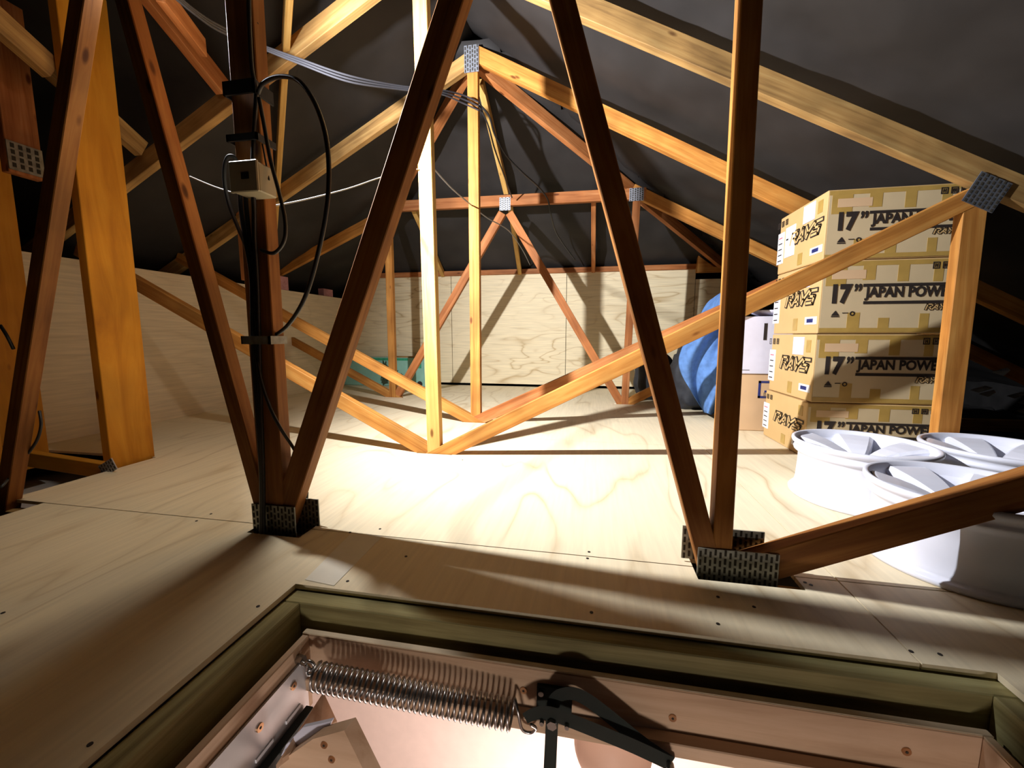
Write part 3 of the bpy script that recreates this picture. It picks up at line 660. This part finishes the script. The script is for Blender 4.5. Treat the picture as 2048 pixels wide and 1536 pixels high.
for y0, y1, lab, m_ in ((168, 196, 'wide black strap round the left post near the top', M['bag']), (274, 288, 'narrow black strap round the left post above the junction box', M['bag']), (672, 688, 'grey strap round the left post at mid height', M['steel_dark'])):
    xa, xb = edges((y0+y1)/2); strap(PY(490, y1, Y1).z, PY(490, y0, Y1).z, xa, xb, m_, lab)

# ------------------------------------------------------------ wheel boxes
def textmesh(bm, s, origin, ux, uy, width, height, mi=0, bold=0.0, shear=0.0, eps=.0):
    cu = bpy.data.curves.new('t', 'FONT'); cu.body = s; cu.offset = bold; cu.shear = shear; cu.resolution_u = 3
    ob = bpy.data.objects.new('t', cu); C.objects.link(ob)
    bpy.context.view_layer.update()
    me = bpy.data.meshes.new_from_object(ob.evaluated_get(bpy.context.evaluated_depsgraph_get()))
    xs_ = [v.co.x for v in me.vertices]; ys_ = [v.co.y for v in me.vertices]
    x0, x1, y0, y1 = min(xs_), max(xs_), min(ys_), max(ys_)
    n = ux.cross(uy).normalized()
    vv = [bm.verts.new(origin + ux*((v.co.x-x0)/(x1-x0)*width) + uy*((v.co.y-y0)/(y1-y0)*height) + n*eps) for v in me.vertices]
    for f in me.polygons:
        try: F_ = bm.faces.new([vv[i] for i in f.vertices]); F_.material_index = mi
        except ValueError: pass
    bpy.data.objects.remove(ob); bpy.data.curves.remove(cu); bpy.data.meshes.remove(me)
BX, BY, BW, BD = 1.76, 3.67, .93, .79
def linkraw(name, bm, mat, parent):          # like link but keeps the winding of flat print
    me = bpy.data.meshes.new(name)
    for v in bm.verts: v.co *= U
    c = sum((v.co for v in bm.verts), Vector())/len(bm.verts)
    for v in bm.verts: v.co -= c
    bm.to_mesh(me); bm.free()
    for m in (mat if isinstance(mat, (list, tuple)) else [mat]): me.materials.append(m)
    o = bpy.data.objects.new(name, me); C.objects.link(o); o.matrix_basis = Matrix.Translation(c); return put(o, parent)
ZB = 1.01-.55     # reference box (third from the top)
def fr(px, py): p = PY(px, py, BY); return p.x-BX, p.z-ZB
def lf(px, py): p = PX(px, py, BX); return p.y-BY, p.z-ZB
levels = [0, .46, 1.01, 1.575, 2.10]
names = ['lowest one', 'second from the floor', 'third from the floor', 'topmost one']
offs = [(-.02, .0), (.0, .0), (.005, .0), (.0, .0)]
for bi in range(4):
    z0, z1 = levels[bi], levels[bi+1]; h = z1-z0; ks = h/.55; ox, oy = offs[bi]
    x0, y0 = BX+ox, BY+oy
    Bo = empty('wheel_box', (x0+BW/2, y0+BD/2, z0), 'brown wheel carton, %s in the tall stack at the right' % names[bi], 'cardboard box', 'stacked wheel cartons')
    bm = bmesh.new(); box(bm, (x0, y0, z0+.003), (x0+BW, y0+BD, z1-.003), bev=.006)
    link('carton', bm, M['card'], Bo)
    e = .003
    F0 = lambda x, z, k=1: Vector((x0+x, y0-e*k, z0+z*ks))
    L0 = lambda y, z, k=1: Vector((x0-e*k, y0+y, z0+z*ks))
    def frect(x_0, z_0, x_1, z_1, mat, nm, k=1):
        bm = bmesh.new(); z_0, z_1 = min(z_0, z_1), max(z_0, z_1)
        box(bm, (x0+x_0, y0-e*k, z0+z_0*ks), (x0+x_1, y0+.001, z0+z_1*ks)); return link(nm, bm, mat, Bo)
    def lrect(y_0, z_0, y_1, z_1, mat, nm, k=1, par=None):
        bm = bmesh.new(); y_0, y_1 = min(y_0, y_1), max(y_0, y_1); z_0, z_1 = min(z_0, z_1), max(z_0, z_1)
        box(bm, (x0-e*k, y0+y_0, z0+z_0*ks), (x0+.001, y0+y_1, z0+z_1*ks)); return link(nm, bm, mat, par or Bo)
    # printed pale front panel
    frect(.012, .012, BW-.012, .538, M['card_front'], 'front_panel', .6)
    # tape: top and bottom seams and the short tabs
    frect(.012, .505, BW-.012, .538, M['tape'], 'tape', 1)
    frect(.012, .012, BW-.012, .045, M['tape'], 'tape', 1)
    frect(.03, .36, .17, .505, M['tape'], 'tape', 1)
    for i_, (xa, za, zb) in enumerate(((.28, .40, .505), (.50, .385, .505), (.72, .38, .505), (.20, .045, .16), (.40, .045, .12), (.66, .045, .15))):
        frect(xa+.012*((bi*3+i_) % 3), za, xa+.085, zb, M['tape'], 'tape', 1)
    frect(.07, .41, .30, .475, M['card_pink'], 'old_label', 1.4)
    # 17" and the slogan
    a_, b_2 = fr(1648, 750), fr(1690, 713)
    bm = bmesh.new(); textmesh(bm, '17', F0(*a_, 1.8), Vector((1, 0, 0)), Vector((0, 0, 1)), b_2[0]-a_[0], (b_2[1]-a_[1])*ks, bold=.06)
    c_, d_ = fr(1692, 728), fr(1708, 713)
    textmesh(bm, '\u201d', F0(*c_, 1.8), Vector((1, 0, 0)), Vector((0, 0, 1)), d_[0]-c_[0], (d_[1]-c_[1])*ks, bold=.03)
    linkraw('size_print', bm, M['dark'], Bo)
    a_, b_2 = fr(1711, 745), fr(1894, 721)
    bm = bmesh.new(); textmesh(bm, 'JAPAN POWER', F0(*a_, 1.8), Vector((1, 0, 0)), Vector((0, 0, 1)), b_2[0]-a_[0], (b_2[1]-a_[1])*ks, bold=.04)
    linkraw('slogan_print', bm, M['dark'], Bo)
    xr = BW-.03
    p0, p1 = fr(1710, 719), fr(1710, 713.5); frect(p0[0], p0[1], xr, p1[1], M['dark'], 'stripe', 1.6)
    p0, p1 = fr(1710, 751.5), fr(1710, 746); frect(p0[0], p0[1], xr, p1[1], M['dark'], 'stripe', 1.6)
    def logo(o, ux, uy, wd, hh, nm, k):
        bm = bmesh.new(); n = ux.cross(uy).normalized()
        G = [[((0, 0), (0, 1), (.78, 1), (.80, .55), (.30, .48)), ((.35, .48), (.85, 0))],
             [((0, 0), (.52, 1), (.80, 0)), ((.30, .28), (.70, .28))],
             [((0, 1), (.42, .40), (.95, 1)), ((.42, .40), (.30, 0))],
             [((.92, 1), (.18, 1), (.12, .56), (.78, .50), (.74, 0), (.0, 0))]]
        for mi, pen, dz in ((0, .42, 0), (1, .20, .0018)):
            for gi, g in enumerate(G):
                for pl in g:
                    for (xa, ya), (xb, yb_) in zip(pl, pl[1:]):
                        A_, B_ = Vector((gi*1.02+xa+.30*ya, ya)), Vector((gi*1.02+xb+.30*yb_, yb_))
                        d_ = (B_-A_).normalized(); w_ = Vector((-d_.y, d_.x))*pen/2; A_ -= d_*pen*.42; B_ += d_*pen*.42
                        f_ = [bm.verts.new(o + ux*(v.x/4.35*wd) + uy*(v.y*hh) + n*dz) for v in (A_-w_, B_-w_, B_+w_, A_+w_)]
                        bm.faces.new(f_).material_index = mi
        linkraw(nm, bm, [M['dark'], M['card']], Bo)
    a_, b_2 = fr(1831, 764.5), fr(1886, 756)
    logo(F0(*a_, 1.7), Vector((1, 0, 0)), Vector((0, 0, 1)), b_2[0]-a_[0], (b_2[1]-a_[1])*ks, 'small_logo', 1)
    # side logo (on the face turned to the left)
    a_, b_2 = lf(1560, 738), lf(1624, 708)
    logo(L0(a_[0]-.02, .245, 1.5), Vector((0, -1, 0)), Vector((0, 0, 1)), (a_[0]-b_2[0])*.96, .095*ks, 'side_logo', 1)
    # square handling marks
    bm = bmesh.new()
    for px in (1846, 1865, 1884):
        q0, q1 = fr(px-1, 689), fr(px+14, 676); A = F0(q0[0], q0[1], 1.7); Bq = F0(q1[0], q1[1], 1.7)
        for (u0, u1, v0, v1) in ((0, 1, 0, .14), (0, 1, .86, 1), (0, .14, .14, .86), (.86, 1, .14, .86), (.3, .42, .2, .8), (.58, .70, .2, .8), (.3, .7, .44, .56)):
            box(bm, (A.x+(Bq.x-A.x)*u0, A.y, A.z+(Bq.z-A.z)*v0), (A.x+(Bq.x-A.x)*u1, A.y+.001, A.z+(Bq.z-A.z)*v1))
    link('handling_marks', bm, M['dark'], Bo)
    bm = bmesh.new()
    for px in (1540, 1547, 1554):
        q0, q1 = lf(px, 688), lf(px+5, 677); A = L0(q0[0], q0[1], 1.5); Bq = L0(q1[0], q1[1], 1.5)
        for (u0, u1, v0, v1) in ((0, 1, 0, .14), (0, 1, .86, 1), (0, .14, .14, .86), (.86, 1, .14, .86), (.4, .6, .2, .8)):
            box(bm, (A.x, A.y+(Bq.y-A.y)*u1, A.z+(Bq.z-A.z)*v0), (A.x+.001, A.y+(Bq.y-A.y)*u0, A.z+(Bq.z-A.z)*v1))
    link('handling_marks', bm, M['dark'], Bo)
    # small triangle and ring marks under the 17
    bm = bmesh.new(); o_ = F0(*fr(1647, 774), 1.7); s_ = .055
    tri = [o_+Vector((.0, 0, .012)), o_+Vector((s_, 0, .012)), o_+Vector((s_/2, 0, .05))]
    prism(bm, tri, Vector((0, .001, 0))); box(bm, o_, o_+Vector((s_, .001, .008)))
    box(bm, o_+Vector((.075, 0, .028)), o_+Vector((.115, .001, .034)))
    for k in range(12):
        an = k*math.pi/6; c0 = o_+Vector((.145, 0, .026)); box(bm, c0+Vector((math.cos(an)*.014-.004, 0, math.sin(an)*.014-.004)), c0+Vector((math.cos(an)*.014+.004, .001, math.sin(an)*.014+.004)))
    link('recycling_marks', bm, M['dark'], Bo)
    # labels on the side
    q0, q1 = lf(1534, 774), lf(1551, 717)
    lb = lrect(q0[0]-.02, .10, q1[0], .40, M['paper'], 'shipping_label', 1.6)
    for k in range(5): lrect(q0[0]-.04, .355-.055*k, q1[0]+.03, .345-.055*k, M['dark'] if k else M['red'], 'label_print', 2.2, lb)
    q0, q1 = lf(1597, 788), lf(1621, 770)
    lb = lrect(q0[0], .075, q1[0], .135, M['paper'], 'barcode_label', 1.6)
    bm = bmesh.new()
    for k in range(12):
        y_ = q1[0]+.03+(q0[0]-q1[0]-.09)*k/12+.02; box(bm, (x0-.0085, y0+y_, z0+.09*ks), (x0-.0045, y0+y_+.005+.003*(k % 3), z0+.12*ks))
    link('barcode', bm, M['navy'], lb)
    if bi in (1, 2) or bi == 3:
        q0, q1 = lf(1586, 704), lf(1610, 671)
        if bi != 1 or True: lrect(q0[0], .375, q1[0], .525, M['lilac'], 'address_sheet', 1.6)
    q0, q1 = lf(1574, 787), lf(1584, 763); lrect(q0[0], .03, q1[0], .13, M['tape'], 'tape', 1.2)
    lrect(.06, .40, .13, .50, M['tape'], 'tape', 1.0)
    if bi == 3:
        q0, q1 = .62, .45
        lb = lrect(.66, .14, .48, .42, M['paper'], 'second_label', 1.9)
        lrect(.64, .30, .60, .315, M['dark'], 'label_print', 2.4, lb)

# ------------------------------------------------------------ cartons and cloth behind the stack
Gb = empty('carton', (1.66, 4.75, 0), 'pale brown carton with dark blue mark, on the floor under the white carton', 'cardboard box')
A = PZ(1487, 870); yb = 4.62; xl = PY(1486, 870, yb).x
xr_ = PY(1532, 870, yb).x
bm = bmesh.new(); box(bm, (1.50, yb, 0.002), (2.1, yb+.5, .60), bev=.006); link('body', bm, M['card_pink'], Gb)
bm = bmesh.new(); box(bm, (1.497, yb+.02, .06), (1.501, yb+.42, .58)); link('shipping_label', bm, M['paper'], Gb)
bm = bmesh.new()
for k in range(9): box(bm, (1.494, yb+.06, .52-.05*k), (1.498, yb+.36, .535-.05*k))
link('label_print', bm, M['dark'], Gb)
bm = bmesh.new(); g0, g1 = PY(1515, 796, yb), PY(1534, 762, yb)
w_ = .022; X0, X1, Z0, Z1 = g0.x, g0.x+.15, g0.z, g1.z
for lo, hi in (((X0, Z0), (X1, Z0+w_)), ((X0, Z1-w_), (X1, Z1)), ((X0, Z0), (X0+w_, Z1)), ((X1-w_, Z0), (X1, Z0+.06)), ((X0+.06, Z0+.06), (X1, Z0+.08))): box(bm, (lo[0], yb-.003, lo[1]), (hi[0], yb, hi[1]))
link('blue_mark', bm, M['navy'], Gb)
Wb = empty('white_carton', (1.75, 4.7, .6), 'white carton standing on the pale brown carton', 'cardboard box')
bm = bmesh.new(); box(bm, (1.48, 4.60, .603), (2.1, 5.1, 1.19), bev=.006); link('body', bm, M['whitebox'], Wb)
bm = bmesh.new(); box(bm, (1.52, 4.597, .64), (1.62, 4.601, .645)); box(bm, (1.73, 4.597, .95), (1.76, 4.601, 1.12)); link('print', bm, M['dark'], Wb)
bm = bmesh.new(); c = PY(1528, 636, 4.78)
lathe(bm, [(.0, .0), (.10, .005), (.17, .03), (.22, .06), (.21, .063), (.16, .036), (.0, .012)], 40)
tag(link('plate', bm, M['whitebox'], None, Matrix.Translation((1.86, 4.80, 1.192)), smooth=True), 'shallow pale dish lying on the white carton', 'dish')
# blue cloth hung over the black bag
def cloth():
    bm = bmesh.new(); outline = [(1442, 588), (1420, 600), (1400, 628), (1380, 690), (1357, 700), (1355, 728), (1372, 765), (1392, 800), (1410, 826), (1428, 830), (1440, 800)]
    n = 18; rows = []
    left = [(1440, 586), (1413, 604), (1398, 640), (1372, 680), (1356, 715), (1360, 742), (1375, 770), (1390, 798), (1408, 824)]
    right = [(1475, 580), (1478, 612), (1478, 640), (1478, 670), (1478, 700), (1476, 730), (1472, 765), (1460, 800), (1424, 830)]
    for i, (l, r_) in enumerate(zip(left, right)):
        row = []
        for k in range(n+1):
            t = k/n; x = l[0]+(r_[0]-l[0])*t; y = l[1]+(r_[1]-l[1])*t
            yy = 5.35 + .10*math.sin(t*9+i*.9) + .05*math.sin(t*21+i*1.7) - .18*math.sin(math.pi*t) + .01*i
            row.append(bm.verts.new(PY(x, y, yy)))
        rows.append(row)
    for a, b in zip(rows, rows[1:]):
        for k in range(n): bm.faces.new((a[k], a[k+1], b[k+1], b[k]))
    o = link('blue_cloth', bm, M['blue'], smooth=True)
    s = o.modifiers.new('s', 'SUBSURF'); s.levels = 2; s.render_levels = 2
    d = o.modifiers.new('t', 'SOLIDIFY'); d.thickness = .006
    return tag(o, 'crumpled blue cloth draped behind the right post of the nearest truss', 'cloth')
cloth()
def blob(name, c, r, mat, label, cat, seed, flat_=0):
    rnd = random.Random(seed); bm = bmesh.new(); bmesh.ops.create_icosphere(bm, subdivisions=4, radius=1)
    ph = [rnd.uniform(0, 6) for _ in range(6)]
    for v in bm.verts:
        p = v.co.copy(); k = 1+.07*math.sin(5*p.x+ph[0])*math.sin(4*p.z+ph[1])+.05*math.sin(9*p.y+ph[2]+3*p.z)+.03*math.sin(15*p.z+ph[3]+6*p.x)
        q = Vector((math.copysign(abs(p.x)**.6, p.x), math.copysign(abs(p.y)**.6, p.y), math.copysign(abs(p.z)**.6, p.z)))*k
        v.co = Vector((q.x*r[0], q.y*r[1], max(q.z*r[2], -r[2]*.98)))
    return tag(link(name, bm, mat, None, Matrix.Translation(c), smooth=True), label, cat)
blob('duffel_bag', Vector((.98, 6.75, .37)), (.27, .26, .37), M['bag'], 'black fabric bag on the floor near the right foot of the farthest truss', 'bag', 3)
blob('duffel_bag', Vector((1.47, 5.95, .42)), (.33, .28, .43), M['bag'], 'black bag on the floor behind the blue cloth', 'bag', 5)
# mint green carton at the left foot of the farthest truss
Mb = empty('mint_carton', (-4, 7.6, 0), 'mint green carton printed with a dark fir tree against the far wall', 'cardboard box')
ym = 7.45
A, B = PY(690, 777, ym), PY(850, 716, ym)
bm = bmesh.new(); box(bm, (LX+.06, ym, .004), (B.x, ym+.30, B.z), bev=.006); link('body', bm, M['mint'], Mb)
bm = bmesh.new(); box(bm, (LX+.06, ym-.003, B.z-.055), (B.x-.35, ym+.001, B.z-.01)); box(bm, (B.x-.24, ym-.003, B.z-.20), (B.x-.08, ym+.001, B.z-.03)); link('green_print', bm, M['leaf'], Mb)
bm = bmesh.new(); rnd = random.Random(4); kk = 0
c0 = PY(768, 732, ym); c1 = PY(812, 762, ym); c2 = PY(770, 765, ym)
for s, e_ in ((c0, c1), (c0, c2)):
    for k in range(46):
        t = rnd.random(); p = s.lerp(e_, t); an = rnd.uniform(0, 6.28); l = .12*(1.1-.4*t); kk += 1
        d = Vector((math.cos(an), 0, math.sin(an))); pr = Vector((-d.z, 0, d.x))*.035
        prism(bm, [Vector((p.x, ym-.003-.0001*kk, p.z))+x_ for x_ in (-pr, d*l, pr)], Vector((0, .001, 0)))
link('tree_print', bm, M['foliage'], Mb)
bm = bmesh.new(); p = PY(842, 768, ym); cyl(bm, (B.x-.12, ym, p.z), .055, (0, -1, 0), .003, 20); link('round_print', bm, M['dark'], Mb)
bm = bmesh.new(); box(bm, (-3.9, 7.50, B.z), (-3.2, 7.72, B.z+.02)); tag(link('wood_strip', bm, M['old']), 'thin strip lying on the mint green carton', 'strip')
# foil scraps on the dark side at the right edge
rnd = random.Random(9)
for k, (x, y, lab) in enumerate([(1988, 742, 'uppermost'), (1945, 778, 'left'), (1962, 786, 'lower left'), (2018, 790, 'middle'), (2040, 803, 'right'), (2036, 820, 'lowest')]):
    p = PY(x, y, 3.9+.1*k); bm = bmesh.new(); pts = [(0, 0, 0), (.10, 0, .035), (.17, .03, .01), (.10, .02, -.03)]
    vv = [bm.verts.new(p+Vector(q)*rnd.uniform(.7, 1.0)) for q in pts]; m_ = bm.verts.new(p+Vector((.08, -.03, .01)))
    for i in range(4): bm.faces.new((vv[i], vv[(i+1) % 4], m_))
    prb = bmesh.ops.extrude_face_region(bm, geom=bm.faces[:])
    for v in [g for g in prb['geom'] if isinstance(g, bmesh.types.BMVert)]: v.co += Vector((0, .02, -.012))
    tag(link('foil_scrap', bm, M['foil']), lab + ' of the shiny foil scraps in the dark at the right edge', 'foil scrap', 'foil scraps at the right edge')
# patch of paler board at the hatch corner
bm = bmesh.new(); q = [PZ(706, 1064), PZ(768, 1070), PZ(668, 1172), PZ(610, 1160)]
q = [Vector((v.x, min(v.y, 1.79), 0)) for v in q]
prism(bm, [v+Vector((0, 0, .0012)) for v in q], Vector((0, 0, .0008))); tag(link('floor_patch', bm, M['lightwood']), 'pale strip of board in the floor at the hatch corner', 'board strip')

# ------------------------------------------------------------ wheels
def wscale(bm):
    for v in bm.verts: v.co = Vector((v.co.x*.892, v.co.y*.892, v.co.z*1.277))
def make_wheel(label, cx, cy, rot, first=[None]):
    if first[0] is None:
        W_ = empty('car_wheel', (0, 0, 0), label, 'wheel', 'white wheels lying on the floor')
        r, h = .398, .278
        bm = bmesh.new()
        prof = [(.360, .235), (.372, h-.004), (.385, h), (r-.002, h-.004), (r, h-.014), (r-.006, h-.024), (.378, h-.030), (.376, h-.045), (.384, h-.052), (.380, h-.062),
                (.362, h-.070), (.352, h-.085), (.352, .15), (.358, .07), (.364, .045), (.370, .034), (.372, .026), (.388, .022), (r, .014), (r-.004, .001), (.375, .0), (.360, .02), (.340, .06), (.334, .14), (.336, h-.10), (.345, h-.065), (.352, h-.05), (.360, .235)]
        lathe(bm, prof, 96); wscale(bm); link('rim', bm, M['white'], W_, Matrix.Identity(4), smooth=True)
        # six spokes falling from the lip to a low hub
        for k in range(6):
            bm = bmesh.new(); secs = []
            for (rr, wd, zt, th) in ((.085, .045, .205, .07), (.13, .062, .220, .07), (.19, .080, .236, .065), (.25, .095, .248, .06), (.31, .108, .257, .05), (.335, .114, .260, .045), (.352, .117, .260, .04)):
                secs.append([bm.verts.new((rr, s*wd, zt+dz)) for s, dz in ((-1, -th), (-1, -.012), (-.78, 0), (.78, 0), (1, -.012), (1, -th))])
            for a, b in zip(secs, secs[1:]):
                for i in range(6): bm.faces.new((a[i], a[(i+1) % 6], b[(i+1) % 6], b[i]))
            bm.faces.new(secs[0]); bm.faces.new(list(reversed(secs[-1])))
            bmesh.ops.rotate(bm, verts=bm.verts, cent=(0, 0, 0), matrix=Matrix.Rotation(k*math.pi/3, 3, 'Z'))
            wscale(bm); link('spoke', bm, M['white'], W_, Matrix.Identity(4))
        bm = bmesh.new(); lathe(bm, [(.035, .09), (.035, .190), (.045, .200), (.095, .200), (.112, .196), (.118, .18), (.118, .09), (.035, .09)], 40)
        wscale(bm); hub = link('hub', bm, M['white'], W_, Matrix.Identity(4), smooth=True)
        bm = bmesh.new()
        for k in range(5):
            a = 2*math.pi*k/5; cyl(bm, (.072*math.cos(a), .072*math.sin(a), .1995), .010, (0, 0, 1), .002, 12)
        wscale(bm); link('bolt_holes', bm, M['dark'], hub, Matrix.Identity(4))
        first[0] = W_; o = W_
    else:
        src = first[0]; o = src.copy(); C.objects.link(o)
        for ch in list(src.children):
            c_ = ch.copy(); C.objects.link(c_); c_.parent = o
            for g in ch.children: d_ = g.copy(); C.objects.link(d_); d_.parent = c_
        o['label'] = label
    o.location = Vector((cx, cy, 0))*U; o.rotation_euler = (0, 0, rot)
    return o
make_wheel('white car wheel lying flat in front of the wheel cartons, fully in view', 1.642, 2.797, R(8))
make_wheel('white car wheel lying flat behind, at the right edge under the right post', 2.379, 2.832, R(20))
make_wheel('white car wheel nearest the camera, crossed by the dark diagonal brace', 1.64, 2.067, R(35))
